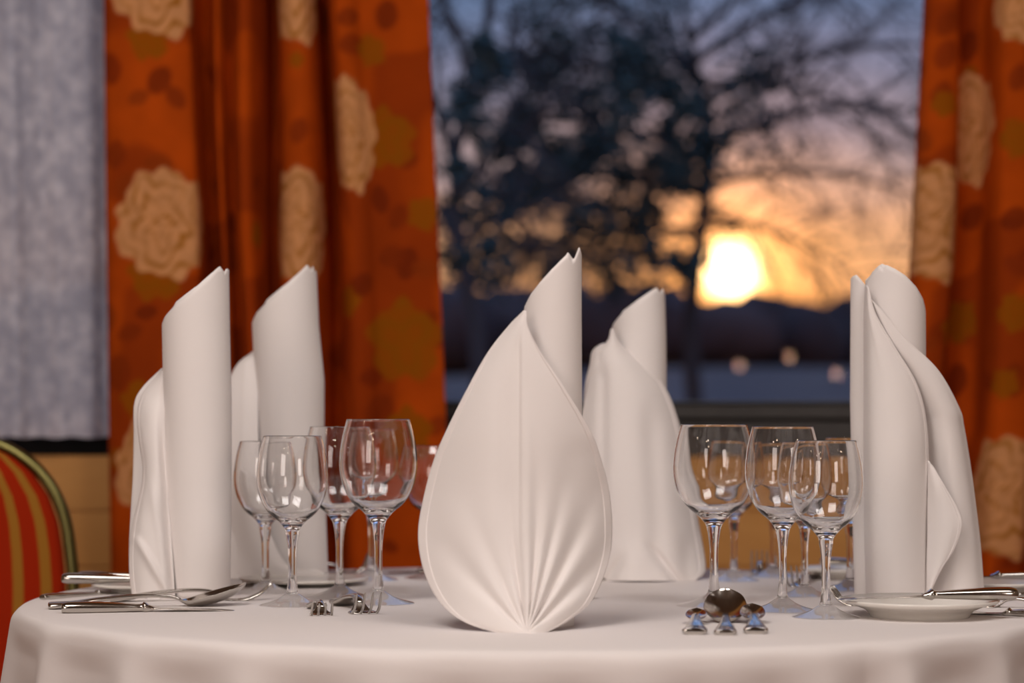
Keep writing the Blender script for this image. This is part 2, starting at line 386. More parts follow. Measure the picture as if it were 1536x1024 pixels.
for (py,xl,xc,xr,dc,de) in prof:
    r = []
    for i in range(9):
        q = i/4-1; x = xc+(xc-xl)*q if q < 0 else xc+(xr-xc)*q
        lift = 0
        if 520 < py < 940: lift = 0
        dq = np.interp(py,[466,490,530,585,645,690,740],[-.037,-.040,-.042,-.040,-.027,-.012,.002]) if q > 0 and py < 741 else de
        r.append((x, py, dc+(dq-dc)*abs(q)**2.1))
    rows.append(r)
GX, GY = 790, 950
pleats = [(-11,.75,3.2),(-27,.35,5.5),(-46,.40,7.0),(8,1.0,2.8),(17.5,.85,3.2),(30,.95,5),(47,.7,6.5)]
def pl(px, py):
    dx, dyy = px-GX, GY-py; r = np.hypot(dx,dyy)+1e-6; an = np.degrees(np.arctan2(dx, dyy))
    o = np.zeros_like(px)
    env = sm(r/40)*(1-sm((r-60)/230))
    for (a,s,w) in pleats:
        bendk = np.minimum(r,260)/260*8*np.sign(a)
        g = np.exp(-((an-a+bendk*.6)/w)**2)
        o += g*s*.0105*env*np.clip(w/4.5,.6,1.6)*(1 if abs(a) < 40 else .8)
    # the centre seam: a narrow slit where the two halves meet
    sx = 781+ (py-800)*.06*(py>800); d = (px-sx)
    o += .0042*np.exp(np.minimum(d,0)/16)/(1+np.exp(d/1.0))*sm((GY-py)/30)*sm((py-485)/50)
    o += .0035*np.exp(-((d+22)/17)**2)*sm((py-500)/150)*(1-sm((py-860)/60))
    o -= .0015*np.exp(-((d-10)/9)**2)*sm((py-560)/150)
    o += .003*np.exp(-((px-860)/26)**2)*np.exp(-((py-720)/70)**2)
    return o
pt = Patch(Y3, rows)
sheet('petal', pt.grid(260,220,fn=pl), n3)
h1 = pt.grid(8,160,0,.04,.03,.95,-.0009,pl); h2 = pt.grid(8,160,.96,1,.03,.93,-.0009,pl)
sheet('hem', merge(h1,h2), n3, 'hem', .0009)
rel(n3)
# --- left pair
def leaf(parent, Y0, rows, nu=50, nv=80, hem=None, name='petal', fn=None):
    p = Patch(Y0, rows); o = sheet(name, p.grid(nu,nv,fn=fn), parent)
    if hem:
        sheet('hem', p.grid(6,nv,hem[0],hem[1],0.01,.99,-.0008,fn), parent, 'hem', .0008)
    return o
Y1 = 2.80
n1 = thing('napkin', 'white rolled napkin at far left of the table, nearest the striped chair', 'napkin', (XW(290,Y1),Y1,TZ), group='folded napkins')
roll(n1, Y1, [(402,244,345),(490,243,346.5),(600,245,349),(700,247,349),(800,253,348),(900,261,346)],
     [(243,498),(245,487),(252,476),(266,463),(285,450),(304,434),(320,419),(331,405),(336,404),(340,411),(343,403),(346,420)], .043,
     th0=-.2, turns=1.7, tip2=[(243,500),(270,455),(304,430),(324,411),(334,401),(340,410),(346,424)], hand=-1)
# outer leaf wrapping from behind the roll round to the left
leaf(n1, Y1, [[(243,552,.004),(243,552.5,.02),(244,553,.03),(262,556,.045)],
              [(243,585,.006),(226,582,.012),(216,582,.018),(262,600,.05)],
              [(244,612,.004),(220,608,.008),(203.5,606,.016),(262,612,.055)],
              [(245,660,.002),(222,658,.0),(202.5,655,.012),(264,660,.06)],
              [(246,720,-.004),(224,718,-.004),(201,715,.010),(266,720,.062)],
              [(249,770,-.008),(224,768,-.008),(198,765,.006),(268,770,.064)],
              [(252,810,-.010),(222,810,-.010),(196,810,.002),(270,810,.066)],
              [(256,850,-.012),(225,850,-.014),(196,850,.0),(274,850,.066)],
              [(262,902,-.014),(230,902,-.016),(202,902,-.004),(280,902,.066)]], 70, 90)
# front panel of the leaf, its free edge showing at the left
def pl1(px, py):
    o = -.006*np.exp(-((px-(200+(py-800)*.60))/7)**2)*sm((py-795)/25)
    o += .008*np.exp(-((px-(246+(py-700)*.07))/6)**2)*sm((py-600)/90)*(1-sm((py-880)/30))
    o += -.003*np.exp(-((px-(233+(py-760)*.16))/7)**2)*sm((py-700)/60)
    return o
leaf(n1, Y1-.012, [[(243,556,.012),(243.5,556,.010),(244,556,.006),(245,556,.004),(246,556,.002)],
              [(215,590,.014),(222,590,.006),(231,590,.001),(239,590,-.001),(246.5,590,.0)],
              [(206,620,.010),(214,620,.0),(225,620,-.008),(237,620,-.010),(247,620,-.006)],
              [(208,655,.004),(216,655,-.008),(227,655,-.015),(238,655,-.016),(248,655,-.010)],
              [(214,695,-.002),(221,695,-.014),(230,695,-.020),(239,695,-.020),(249,695,-.012)],
              [(213,725,-.006),(221,725,-.018),(231,725,-.024),(241,725,-.023),(251,725,-.014)],
              [(206,757,-.008),(216,757,-.022),(228,757,-.028),(241,757,-.026),(253,757,-.016)],
              [(198,792,-.010),(211,792,-.026),(226,792,-.031),(242,792,-.028),(256,792,-.018)],
              [(194,832,-.012),(209,832,-.028),(226,832,-.034),(243,832,-.031),(259,832,-.020)],
              [(195,868,-.014),(211,868,-.030),(228,868,-.035),(245,868,-.032),(261,868,-.022)],
              [(200,902,-.016),(215,902,-.032),(231,902,-.036),(247,902,-.033),(263,902,-.024)]], 80, 110, hem=(0,.10), name='flap', fn=pl1)
rel(n1)
Y2 = 3.13
n2 = thing('napkin', 'white rolled napkin behind the left group of glasses, second from left', 'napkin', (XW(430,Y2),Y2,TZ), group='folded napkins')
roll(n2, Y2, [(400,380,476),(490,378,480),(570,382,488),(700,384,488),(868,386,494)],
     [(378,498),(380,484),(388,471),(402,458),(420,444),(438,429),(452,414),(462,402),(466,402),(469,407),(472,401),(477,418)], .05,
     th0=-.2, turns=1.7, tip2=[(378,500),(404,452),(438,425),(456,408),(464,399),(470,407),(477,420)], hand=-1)
leaf(n2, Y2, [[(384,526,-.01),(382,527,.01),(380,528,.03),(400,535,.05)],
              [(386,550,-.018),(366,545,-.01),(354,553,.01),(400,555,.055)],
              [(387,600,-.026),(362,598,-.024),(338,596,.0),(400,600,.06)],
              [(388,680,-.034),(360,680,-.034),(330,680,-.004),(402,680,.065)],
              [(390,760,-.040),(360,760,-.042),(326,760,-.01),(404,760,.068)],
              [(398,820,-.050),(362,820,-.050),(324,820,-.014),(406,820,.068)],
              [(410,869,-.056),(366,869,-.054),(328,869,-.02),(410,869,.068)]], 60, 80)
leaf(n2, Y2-.02, [[(352,700,-.022),(362,705,-.034),(372,712,-.036),(384,722,-.03)],
                  [(349,760,-.022),(368,770,-.040),(386,780,-.044),(402,790,-.038)],
                  [(349,815,-.022),(378,825,-.044),(404,838,-.050),(432,848,-.046)],
                  [(349,850,-.026),(392,858,-.048),(438,862,-.054),(478,855,-.046)],
                  [(350,868,-.026),(400,871,-.050),(450,872,-.054),(493,868,-.04)]], 50, 50, name='flap')
rel(n2)
# --- napkin behind the front one
Y4 = 3.12
n4 = thing('napkin', 'white leaf-folded napkin standing just behind the front one, smallest in view', 'napkin', (XW(960,Y4),Y4,TZ), group='folded napkins')
roll(n4, Y4, [(434,918,997),(500,918,999),(600,916,1000),(868,900,1000)],
     [(917,500),(919,486),(928,474),(942,464),(956,454),(968,445),(978,437),(984,435),(988,440),(993,434),(997,446)], .038,
     th0=-.2, turns=1.6, tip2=[(917,502),(932,468),(956,450),(974,438),(983,433),(988,440),(997,452)], hand=-1)
prof4 = [(493,916.5,918,920,-.044,-.042),(510,912,919,927,-.047,-.04),(528,897,921,944,-.050,-.034),(550,889,928,972,-.054,-.028),(585,881,936,1000,-.058,-.022),(640,870,944,1020,-.062,-.014),(720,866,950,1036,-.066,-.008),(790,868,954,1049,-.068,-.006),(835,874,958,1057,-.070,-.008),(858,882,960,1057,-.072,-.020),(871,900,960,1042,-.074,-.040)]
rows = []
for (py,xl,xc,xr,dc,de) in prof4:
    rows.append([((xc+(xc-xl)*q if q<0 else xc+(xr-xc)*q), py, dc+(de-dc)*abs(q)**2.2) for q in [i/4-1 for i in range(9)]])
def pl4(px, py):
    o = .006*np.exp(-((px-(975+(py-620)*.06))/16)**2)*sm((py-590)/60)*(1-sm((py-800)/60))
    o += .004*np.exp(-((px-905)/8)**2)*sm((py-540)/30)*(1-sm((py-680)/80))
    o += -.006*np.exp(-((px-950)/26)**2)*sm((py-800)/50)
    o += .010*np.exp(-((px-(985+(py-830)*.75))/9)**2)*sm((py-800)/40)
    o += .008*np.exp(-((px-(935-(py-830)*.6))/9)**2)*sm((py-820)/40)
    o += .005*np.exp(-((px-1030)/12)**2)*sm((py-790)/40)
    return o
leaf(n4, Y4, rows, 100, 120, fn=pl4, hem=(.95,1.0))
leaf(n4, Y4, [[(919,519,-.03),(912,516,-.022),(905,515,-.012),(898,519,-.004),(900,530,.01)],
              [(914,528,-.036),(904,522,-.034),(895,522,-.026),(888,530,-.010),(898,545,.01)],
              [(906,545,-.040),(896,545,-.038),(888,546,-.028),(885,550,-.012),(896,560,.012)],
              [(900,575,-.030),(890,573,-.026),(882,572,-.018),(879,575,-.004),(894,585,.014)],
              [(895,605,.004),(886,605,.004),(880,605,.008),(876,606,.012),(890,612,.02)]], 40, 40, name='flap')
rel(n4)
# --- right napkin
Y5 = 2.74
n5 = thing('napkin', 'white napkin on the right behind the plate, its leaf opening to the right', 'napkin', (XW(1350,Y5),Y5,TZ), group='folded napkins')
roll(n5, Y5, [(398,1297,1388),(530,1297,1388.5),(900,1302,1392)],
     [(1296,440),(1298,420),(1305,409),(1313,401),(1318,407),(1322,400),(1334,406),(1350,416),(1368,433),(1380,450),(1386,466),(1389,490)], .038,
     th0=PI+.2, turns=1.7, hand=1, tip2=[(1296,446),(1304,410),(1312,401),(1317,398),(1330,405),(1350,420),(1370,440),(1389,500)])
roll(n5, Y5+.045, [(414,1276,1312),(600,1275,1312),(900,1282,1316)],
     [(1276,420),(1278,415),(1282,413),(1288,420),(1294,428),(1300,436),(1312,450)], .018, th0=PI+.3, turns=1.3, hand=1, name='inner_roll')
# front sheet, spiralling from the top left down to the seam at right
leaf(n5, Y5, [[(1298,428,-.012),(1299,428,-.030),(1300,428,-.038),(1301,429,-.041),(1302,430,-.042),(1303,431,-.042)],
              [(1296,470,-.008),(1299,470,-.032),(1303,470,-.042),(1306,470,-.044),(1310,470,-.044),(1314,471,-.044)],
              [(1296,520,-.006),(1302,520,-.034),(1312,520,-.045),(1322,520,-.048),(1332,520,-.047),(1343,521,-.044)],
              [(1296,570,-.006),(1304,570,-.036),(1322,570,-.049),(1342,570,-.052),(1360,570,-.048),(1373,571,-.040)],
              [(1296,620,-.006),(1306,620,-.038),(1328,620,-.052),(1354,620,-.054),(1376,620,-.046),(1388,621,-.034)],
              [(1296,690,-.008),(1308,690,-.040),(1332,690,-.054),(1358,690,-.056),(1380,690,-.046),(1393,690,-.030)],
              [(1297,800,-.008),(1309,800,-.042),(1333,800,-.056),(1359,800,-.056),(1381,800,-.044),(1391,800,-.024)],
              [(1300,902,-.008),(1312,902,-.042),(1334,902,-.056),(1358,902,-.056),(1380,902,-.044),(1390,902,-.024)]], 70, 90, hem=(.93,1.0), name='front_sheet')
# outer leaf on the right
leaf(n5, Y5, [[(1304,448,-.036),(1308,450,-.040),(1312,454,-.040),(1316,458,-.040),(1320,462,-.040)],
              [(1330,512,-.036),(1338,510,-.042),(1346,509,-.042),(1354,509,-.041),(1362,510,-.039)],
              [(1362,562,-.030),(1374,560,-.038),(1386,558,-.039),(1398,556,-.036),(1408,556,-.030)],
              [(1384,615,-.018),(1400,613,-.030),(1416,612,-.034),(1430,612,-.028),(1439,612,-.014)],
              [(1390,640,-.012),(1406,640,-.026),(1422,640,-.031),(1437,640,-.024),(1446,640,-.006)],
              [(1394,700,-.004),(1412,700,-.020),(1430,700,-.028),(1446,700,-.020),(1456,700,.0)],
              [(1394,760,.0),(1416,760,-.018),(1436,760,-.026),(1454,760,-.018),(1464,760,.004)],
              [(1392,820,.0),(1416,820,-.018),(1438,820,-.026),(1459,820,-.018),(1471,820,.006)],
              [(1390,902,.0),(1416,902,-.018),(1441,902,-.026),(1464,902,-.018),(1477,902,.008)]], 60, 90, hem=(.94,1.0))
# inner flap with a rounded edge
leaf(n5, Y5, [[(1392,690,-.034),(1394,692,-.038),(1397,696,-.040),(1400,700,-.040)],
              [(1392,730,-.034),(1400,727,-.044),(1408,726,-.047),(1416,727,-.046)],
              [(1391,765,-.034),(1406,760,-.046),(1420,758,-.050),(1435,760,-.048)],
              [(1391,800,-.034),(1408,795,-.047),(1425,792,-.052),(1443,786,-.049)],
              [(1390,840,-.034),(1405,834,-.046),(1418,828,-.050),(1432,822,-.048)],
              [(1390,875,-.034),(1397,868,-.042),(1405,860,-.046),(1413,852,-.046)],
              [(1390,900,-.034),(1391,897,-.038),(1393,893,-.040),(1395,888,-.040)]], 40, 60, hem=(.9,1.0), name='flap')
rel(n5)
# ------------------------------------------------------------------ wine glasses
def glass_parts(h, rb, rr, rf, rs, thin=.0009):
    """outer profile fractions; three meshes that share their end rings"""
    zj, zf = .455*h, .075*h                       # bowl foot and stem foot
    foot = [(0.0002,.0004),(rf*.3,.0005),(rf*.6,.0005),(rf-.0025,.0002),(rf-.001,.0),(rf-.0002,.0005),(rf,.0011),(rf-.0003,.0018),(rf-.0015,.0023)]+[tuple(p) for p in crom(np.array([(rf*.86,.0034),(rf*.62,.0062),(rf*.42,.0095),(rf*.28,.0132),(rs*1.62,zf*1.0),(rs*1.28,zf*1.3)]), np.linspace(0,1,22))]; zf = zf*1.3
    ss = np.linspace(0,1,22)
    stem = [(rs*(1.28-.28*sm(s/.22)+ .62*np.clip((s-.55)/.45,0,1)**2), zf+(zj-.035*h-zf)*s) for s in ss]
    ctl = np.array([(stem[-1][0], stem[-1][1]),(rb*.215,.455*h),(rb*.40,.502*h),(rb*.58,.532*h),(rb*.73,.568*h),(rb*.885,.628*h),(rb*.968,.69*h),(rb,.755*h),(rb*.98,.83*h),(rb*.915,.915*h),(rr,h)])
    out = crom(ctl, np.linspace(0,1,60))
    inn = [(max(.0002, r), z) for r, z in crom(np.array([(0,.505*h),(rb*.20,.509*h),(rb*.40,.524*h),(rb*.57,.547*h),(rb*.71,.578*h),(rb*.875-thin,.634*h),(rb*.965-thin,.693*h),(rb-thin,.756*h),(rb*.98-thin,.83*h),(rb*.915-thin,.915*h),(rr-thin,h-.0003)]), np.linspace(0,1,60))]
    bowl = [tuple(p) for p in out]+[(rr-thin*.5,h+.0005)]+inn[::-1]
    f_, s_, b_ = lathe_parts([foot, stem, bowl], 72); return b_, s_, f_
proto_g = {}
def wine_glass(px, py, rim, wpx, label, kind):
    p = TP(px, py); h = ZW(rim, p.y)-TZ; rb = wpx/2*p.y/F
    if kind in proto_g:
        r0, h0, rb0 = proto_g[kind]
        return dup(r0, p, (0,0,random.uniform(0,6)), label, (rb/rb0, rb/rb0, h/h0))
    r = thing('wine_glass', label, 'wine glass', p, group='wine glasses on the table')
    bo, st, fo = glass_parts(h, rb, rb*.81, rb*.93, .0048)
    obj('bowl', bo, M['glass'], r); obj('stem', st, M['glass'], r); obj('foot', fo, M['glass'], r)
    proto_g[kind] = (r, h, rb); return r
for a in [(398,890,662,94,'clear wine glass touching the right edge of the leftmost napkin','small'),
          (438.5,909,654,107,'clear wine glass in the left group, second from the left napkin','small'),
          (509.5,897,640,110,'clear wine glass third from left, behind the two fork heads','large'),
          (567.5,906,629,117,'tallest clear wine glass of the left group, rightmost before the front napkin','large'),
          (557,871,642,88,'clear wine glass seen through the tallest glass of the left group','large'),
          (657,868,669,110,'clear goblet mostly hidden behind the left edge of the front napkin','small'),
          (1071,909,637,123,'large clear wine glass right of the front napkin, behind the three spoons','large'),
          (1174,917,640,113,'large clear wine glass in the middle of the right group','large'),
          (1239,927,661,112,'clear wine glass nearest the right napkin, left of the white plate','small'),
          (1101,872,661,82,'clear wine glass seen through the large glass behind the spoons','small'),
          (1160,866,665,80,'clear wine glass far back, seen through the middle glass of the right group','small'),
          (1207,895,663,84,'clear wine glass standing between the middle and right glasses, farther back','small'),
          (1275,886,657,88,'clear wine glass partly hidden behind the left edge of the right napkin','small')]:
    wine_glass(*a)
# ------------------------------------------------------------------ plates
def plate_me(rr, rfoot, hr):
    t = .0035
    return lathe([(.0003,.004),(rfoot*.9,.004),(rfoot*.93,.0),(rfoot,.0),(rfoot*1.02,.004),(rfoot*1.10,hr*.42),(rr*.82,hr*.66),(rr-.002,hr-.004),(rr,hr-.0015),(rr-.001,hr),(rr*.82,hr*.66+t),(rfoot*1.08,hr*.42+t),(rfoot*.95,.0095),(.0003,.009)], 96)
def plate(px, py, rpx, label, hr=.022, k=.62):
    p = TP(px, py); rr = rpx*p.y/F
    o = tag(obj('side_plate', plate_me(rr, rr*k, hr), M['china']), label, 'plate', 'white side plates'); o.location = p; return o
P2 = plate(1379,926,118,'white side plate at right front with a knife lying across it', .022)
P1 = plate(214,889,77,'white side plate at far left behind the leftmost napkin', .014, .58)
P5 = plate(455,878,96,'white side plate at the foot of the napkin behind the left glasses', .012, .6)
P3 = plate(1494,890.5,82,'white side plate at the right edge of the picture', .018)
P4 = plate(1262,869,62,'white side plate seen between the stems at right, below the wall', .018)
# ------------------------------------------------------------------ cutlery, along +x from handle end to tip, resting on z = 0
def loft(st, n=70, seg=18):
    """stations: x, half width, thickness, z centre, dish"""
    A = crom(np.array(st,float), np.linspace(0,1,n)); P = np.zeros((n,seg,3))
    for k,(x,w,t,zc,d) in enumerate(A):
        for i in range(seg):
            a = 2*PI*i/seg; c = math.cos(a); s = math.sin(a)
            P[k,i] = (x, w*c, zc+t/2*math.copysign(abs(s)**.8,s)-d*(1-c*c))
    me = grid_mesh(P, True)
    b = bmesh.new(); b.from_mesh(me); b.verts.ensure_lookup_table()
    b.faces.new([b.verts[i] for i in range(seg)]); b.faces.new([b.verts[(n-1)*seg+i] for i in range(seg)][::-1])
    bmesh.ops.recalc_face_normals(b, faces=b.faces)
    return b
def handle_st(L, s=1.0, lift=.012):
    return [(0,.0068*s,.0045*s,.0042*s,0),(.008*L,.0108*s,.0074*s,.0044*s,0),(.05*L,.0120*s,.0074*s,.0048*s,0),(.13*L,.0098*s,.006*s,.0062*s,0),(.26*L,.0060*s,.0048*s,.010*s,0),(.48*L,.0042*s,.0045*s,.013*s,0),(.60*L,.0036*s,.0042*s,lift*s,0),(.665*L,.0042*s,.0034*s,.0085*s,0)]
def spoon(L, label, loc, rot, s=1.0, tip=.026, bw=.0235):
    r = thing('spoon', label, 'spoon', loc, rot, 'cutlery on the table')
    obj('handle', loft(handle_st(L,s)), M['steel'], r)
    bw = bw*s; e = bw/.0235/s
    obj('bowl', loft([(.655*L,.0042*s,.0034*s,.0088*s,0),(.68*L,bw*.35,.0022,.0080*s,.003*s*e),(.72*L,bw*.74,.0018,.0088*s,.0070*s*e),(.79*L,bw,.0017,(.0088+.24*(tip-.0088))*s,.0098*s*e),(.87*L,bw*.97,.0017,(.0088+.52*(tip-.0088))*s,.0105*s*e),(.94*L,bw*.76,.0017,(.0088+.78*(tip-.0088))*s,.008*s*e),(.985*L,bw*.36,.0017,tip*s*.96,.0032*s*e),(L,bw*.05,.0012,tip*s,.0003)],60,40), M['steel'], r)
    return r
def fork(L, label, loc, rot, s=1.0, up=.020):
    r = thing('fork', label, 'fork', loc, rot, 'cutlery on the table')
    obj('handle', loft(handle_st(L,s)), M['steel'], r)
    hw = .0125*s
    head = obj('head', loft([(.655*L,.0042*s,.0034*s,.0088*s,0),(.70*L,hw*.62,.0024,.0055,.0012),(.74*L,hw*.95,.0022,.003,.0016),(.78*L,hw,.0022,.0024,.0018),(.80*L,hw,.0020,.0026,.0018)],30,24), M['steel'], r)
    for k in range(4):
        y = (k-1.5)*hw*.56
        pts = [(.79*L,y,.0014),(.83*L,y,.0022),(.88*L,y*1.0,.0055),(.93*L,y*.99,.0105),(.975*L,y*.98,up*.82*s),(L,y*.97,up*s)]
        pts = [tuple(p) for p in crom(np.array(pts), np.linspace(0,1,16))]
        b = bmesh.new(); tube_into(b, pts, [.0017]*9+[.0016,.0015,.0014,.0013,.0011,.0009,.0005], 8)
        obj('tine', b, M['steel'], head)
    return r
def knife(L, label, loc, rot, s=1.0):
    r = thing('knife', label, 'knife', loc, rot, 'cutlery on the table')
    obj('handle', loft([(0,.0055*s,.0045*s,.0055*s,0),(.008*L,.0085*s,.0100*s,.0062*s,0),(.06*L,.0100*s,.0124*s,.0063*s,0),(.2*L,.0092*s,.0116*s,.0060*s,0),(.36*L,.0072*s,.0092*s,.0056*s,0),(.455*L,.0058*s,.0076*s,.0054*s,0),(.475*L,.0076*s,.0112*s,.0058*s,0),(.50*L,.0066*s,.0078*s,.0048*s,0),(.53*L,.0050*s,.0040*s,.0044*s,0)],80), M['steel'], r)
    obj('blade', loft([(.52*L,.0052*s,.0042*s,.0044*s,0),(.55*L,.0070*s,.0026*s,.0040*s,0),(.65*L,.0092*s,.0020*s,.0034*s,0),(.8*L,.0100*s,.0016*s,.0026*s,0),(.93*L,.0088*s,.0013*s,.0018*s,0),(.985*L,.0050*s,.0011*s,.0012*s,0),(L,.0012*s,.0008*s,.0010*s,0)],50), M['steel'], r)
    return r
def lay(fn, a, b_, label, s=1.0, dz=0, **k):
    A, B = TP(*a), TP(*b_); d = B-A; L = d.length
    return fn(L, label, (A.x,A.y,TZ+dz), (0,0,math.atan2(d.y,d.x)), s, **k)
lay(knife, (92,921), (352,917), 'steel knife lying frontmost at the left table edge', 1.22)
lay(spoon, (72,915), (369,909), 'large steel soup spoon behind the frontmost left knife, bowl tilted up', 1.2, tip=.024)
lay(knife, (63,901), (232,886), 'steel butter knife at the far left edge, pointing away behind the rolled napkin', .7)
lay(fork, (165,904), (408,901), 'steel fork with tines showing right of the soup spoon at left', 1.15)
lay(fork, (512,909), (554,925), 'steel fork in front of the left glasses, its tines nearest the front napkin', 1.4, up=.020)
lay(fork, (474,914), (484,927), 'steel fork in front of the left glasses, left of the other fork head', 1.1, up=.016)
lay(spoon, (1088,955), (1088,929), 'large steel soup spoon in the middle of the three spoons, bowl facing us', 1.02, tip=.035)
lay(spoon, (1042,954), (1045,934), 'small steel spoon left of the soup spoon at front right', 1.12, tip=.015, bw=.0105)
lay(spoon, (1134,953), (1128,933), 'small steel spoon right of the soup spoon at front right', 1.12, tip=.019, bw=.0125)
# on and round the right plate
def on(fn, px, Y, z, L, yaw, label, s=1.0, pitch=0, rx=0, **k):
    return fn(L, label, (XW(px,Y), Y, z), (rx,pitch,yaw), s, **k)
on(knife, 1525, 2.47, TZ+.0225, .205, PI+.03, 'steel knife lying across the white plate at right front', 1.2)
lay(fork, (1425,914), (1246,908), 'steel fork on the cloth behind the right plate, tines beside the nearest right glass', 1.1, up=.022)
lay(knife, (1590,929), (1432,921), 'steel knife on the cloth right of the white front plate', .95)
lay(fork, (1600,916), (1458,911), 'steel fork at the right edge behind the white front plate', .95)
lay(knife, (1592,898), (1452,897), 'steel knife beyond the right napkin at the picture edge', .9)
# left plate and its knives
on(knife, 93, 2.84, TZ+.0145, .20, .02, 'steel knife on the far left plate, handle sticking out toward the chair', 1.15)
on(knife, 117, 2.91, TZ+.0145, .20, .03, 'second steel knife on the far left plate, farther back', .95)
on(knife, 1606, 2.86, TZ+.0185, .20, PI, 'steel knife lying on the plate at the right picture edge', 1.0)
# far side of the table
lay(fork, (415,862), (556,860), 'steel fork far back left of the front napkin, tines turned up', 1.2, up=.028)
lay(knife, (676,861), (580,860), 'steel knife far back between the tall left glass and the front napkin', .9)
lay(fork, (1143,852), (1139,862.5), 'steel fork at the back behind the right glasses, tines upright toward us', 1.1, up=.034)
lay(fork, (1228,868), (1190,884), 'steel fork left of the plate among the right stems', 1.1, up=.030)
on(knife, 1232, 3.16, TZ+.019, .17, -.55, 'steel knife lying across the plate among the right stems', .9)
lay(knife, (880,872), (1045,872), 'steel knife under the foot of the napkin behind the front one', .7)
lay(spoon, (735,903), (893,899), 'steel spoon peeping out right of the foot of the front napkin', .8, tip=.014)
# ------------------------------------------------------------------ striped banquet chair
YH = 3.42
ch = thing('banquet_chair', 'banquet chair with red and gold striped back beside the table at left', 'chair', (XW(-104,YH), YH, 0))
hw_z = [(.44,.222),(.60,.222),(.72,.220),(.771,.2145),(.818,.206),(.860,.190),(.897,.164),(.923,.133),(.94,.1015),(.953,.06),(.958,.0)]
zs_, ws_ = np.array([a for a,_ in hw_z]), np.array([b_ for _,b_ in hw_z])
path = [(-w,0,z) for z,w in hw_z]+[(w,0,z) for z,w in hw_z[::-1][1:]]
path = [(x, .10*max(0,(z-.46)), z) for x,_,z in path]
path = [tuple(p) for p in crom(np.array(path), np.linspace(0,1,90))]
b = bmesh.new(); tube_into(b, path, .0098, 12)
obj('back_frame', b, M['chairmetal'], ch)
nz, nx = 50, 41; P = np.zeros((nz,nx,3)); UVu = np.zeros((nz,nx))
zz = np.concatenate([np.linspace(.50,.86,30), np.linspace(.865,.944,20)])
for j,z in enumerate(zz):
    w = max(.012, np.interp(z, zs_, ws_)-.012)
    for i in range(nx):
        u = 2*i/(nx-1)-1
        P[j,i] = (u*w, .10*(z-.46)-.034*(1-abs(u)**4)*min(1,(.95-z)/.06), z); UVu[j,i] = u
me = grid_mesh(P)
at = me.attributes.new('stripe','FLOAT','POINT'); at.data.foreach_set('value', UVu.ravel())
m = mat('striped_fabric', (.4,.03,.01), .9, Specular_IOR_Level=.08)
a = nd(m,'ShaderNodeAttribute'); a.attribute_name = 'stripe'
mu = nd(m,'ShaderNodeMath', operation='MULTIPLY'); mu.inputs[1].default_value = 5.0; lk(m, a.outputs['Fac'], mu.inputs[0])
fr = nd(m,'ShaderNodeMath', operation='FRACT'); ad2 = nd(m,'ShaderNodeMath', operation='ADD'); ad2.inputs[1].default_value = 10.45; lk(m, mu.outputs[0], ad2.inputs[0]); lk(m, ad2.outputs[0], fr.inputs[0])
rp = nd(m,'ShaderNodeValToRGB'); rp.color_ramp.interpolation = 'LINEAR'
e = rp.color_ramp.elements; e[0].position = .56; e[0].color = (.34,.020,.003,1); e[1].position = .62; e[1].color = (.34,.15,.02,1)
x = e.new(.96); x.color = (.34,.15,.02,1); x = e.new(1.0); x.color = (.34,.020,.003,1)
lk(m, fr.outputs[0], rp.inputs[0]); lk(m, rp.outputs[0], bs(m).inputs['Base Color']); bump(m, 300, .3, .001)
M['stripe'] = m
bk = obj('backrest', me, m, ch); s_ = bk.modifiers.new('t','SOLIDIFY'); s_.thickness = .02; s_.offset = -1
sb = bmesh.new(); add_box(sb, -.215,.215,-.40,.0,.43,.485)
se = obj('seat', sb, m, ch); bevel(se, .022, 4)
sa = se.data.attributes.new('stripe','FLOAT','POINT'); sa.data.foreach_set('value', [v.co.x/.215 for v in se.data.vertices])
for x, y in ((-.2,-.38),(.2,-.38),(-.21,.0),(.21,.0)):
    b = bmesh.new(); tube_into(b, [(x,y,.44),(x*1.03,y-(.02 if y<-.1 else -.05),0)], .011, 10)
    obj('leg', b, M['chairmetal'], ch)
ch.rotation_euler = (0,0,.0)
# ------------------------------------------------------------------ outside: field, hedge line, trees
def terr(x, y):
    h = -.9+.9*sm((y-5)/12)*.6+2.9*sm((y-14)/50)+.15*np.sin(x*.35+y*.2)*sm((y-8)/10)
    return h
gx, gy = np.meshgrid(np.linspace(-60,80,90), np.concatenate([np.linspace(YW+.25,20,30), np.linspace(22,130,40)]))
M['field'] = mat('frosty_field', (.22,.20,.24), .95); noise_col(M['field'], (.13,.055,.035), (.21,.095,.055), .35, 6)
struct(obj('ground', grid_mesh(np.stack([gx,gy,terr(gx,gy)],-1)), M['field']))
M['hedge'] = mat('dark_woodland', (.03,.026,.03), 1.0); noise_col(M['hedge'], (.05,.024,.020), (.11,.055,.042), .4, 5)
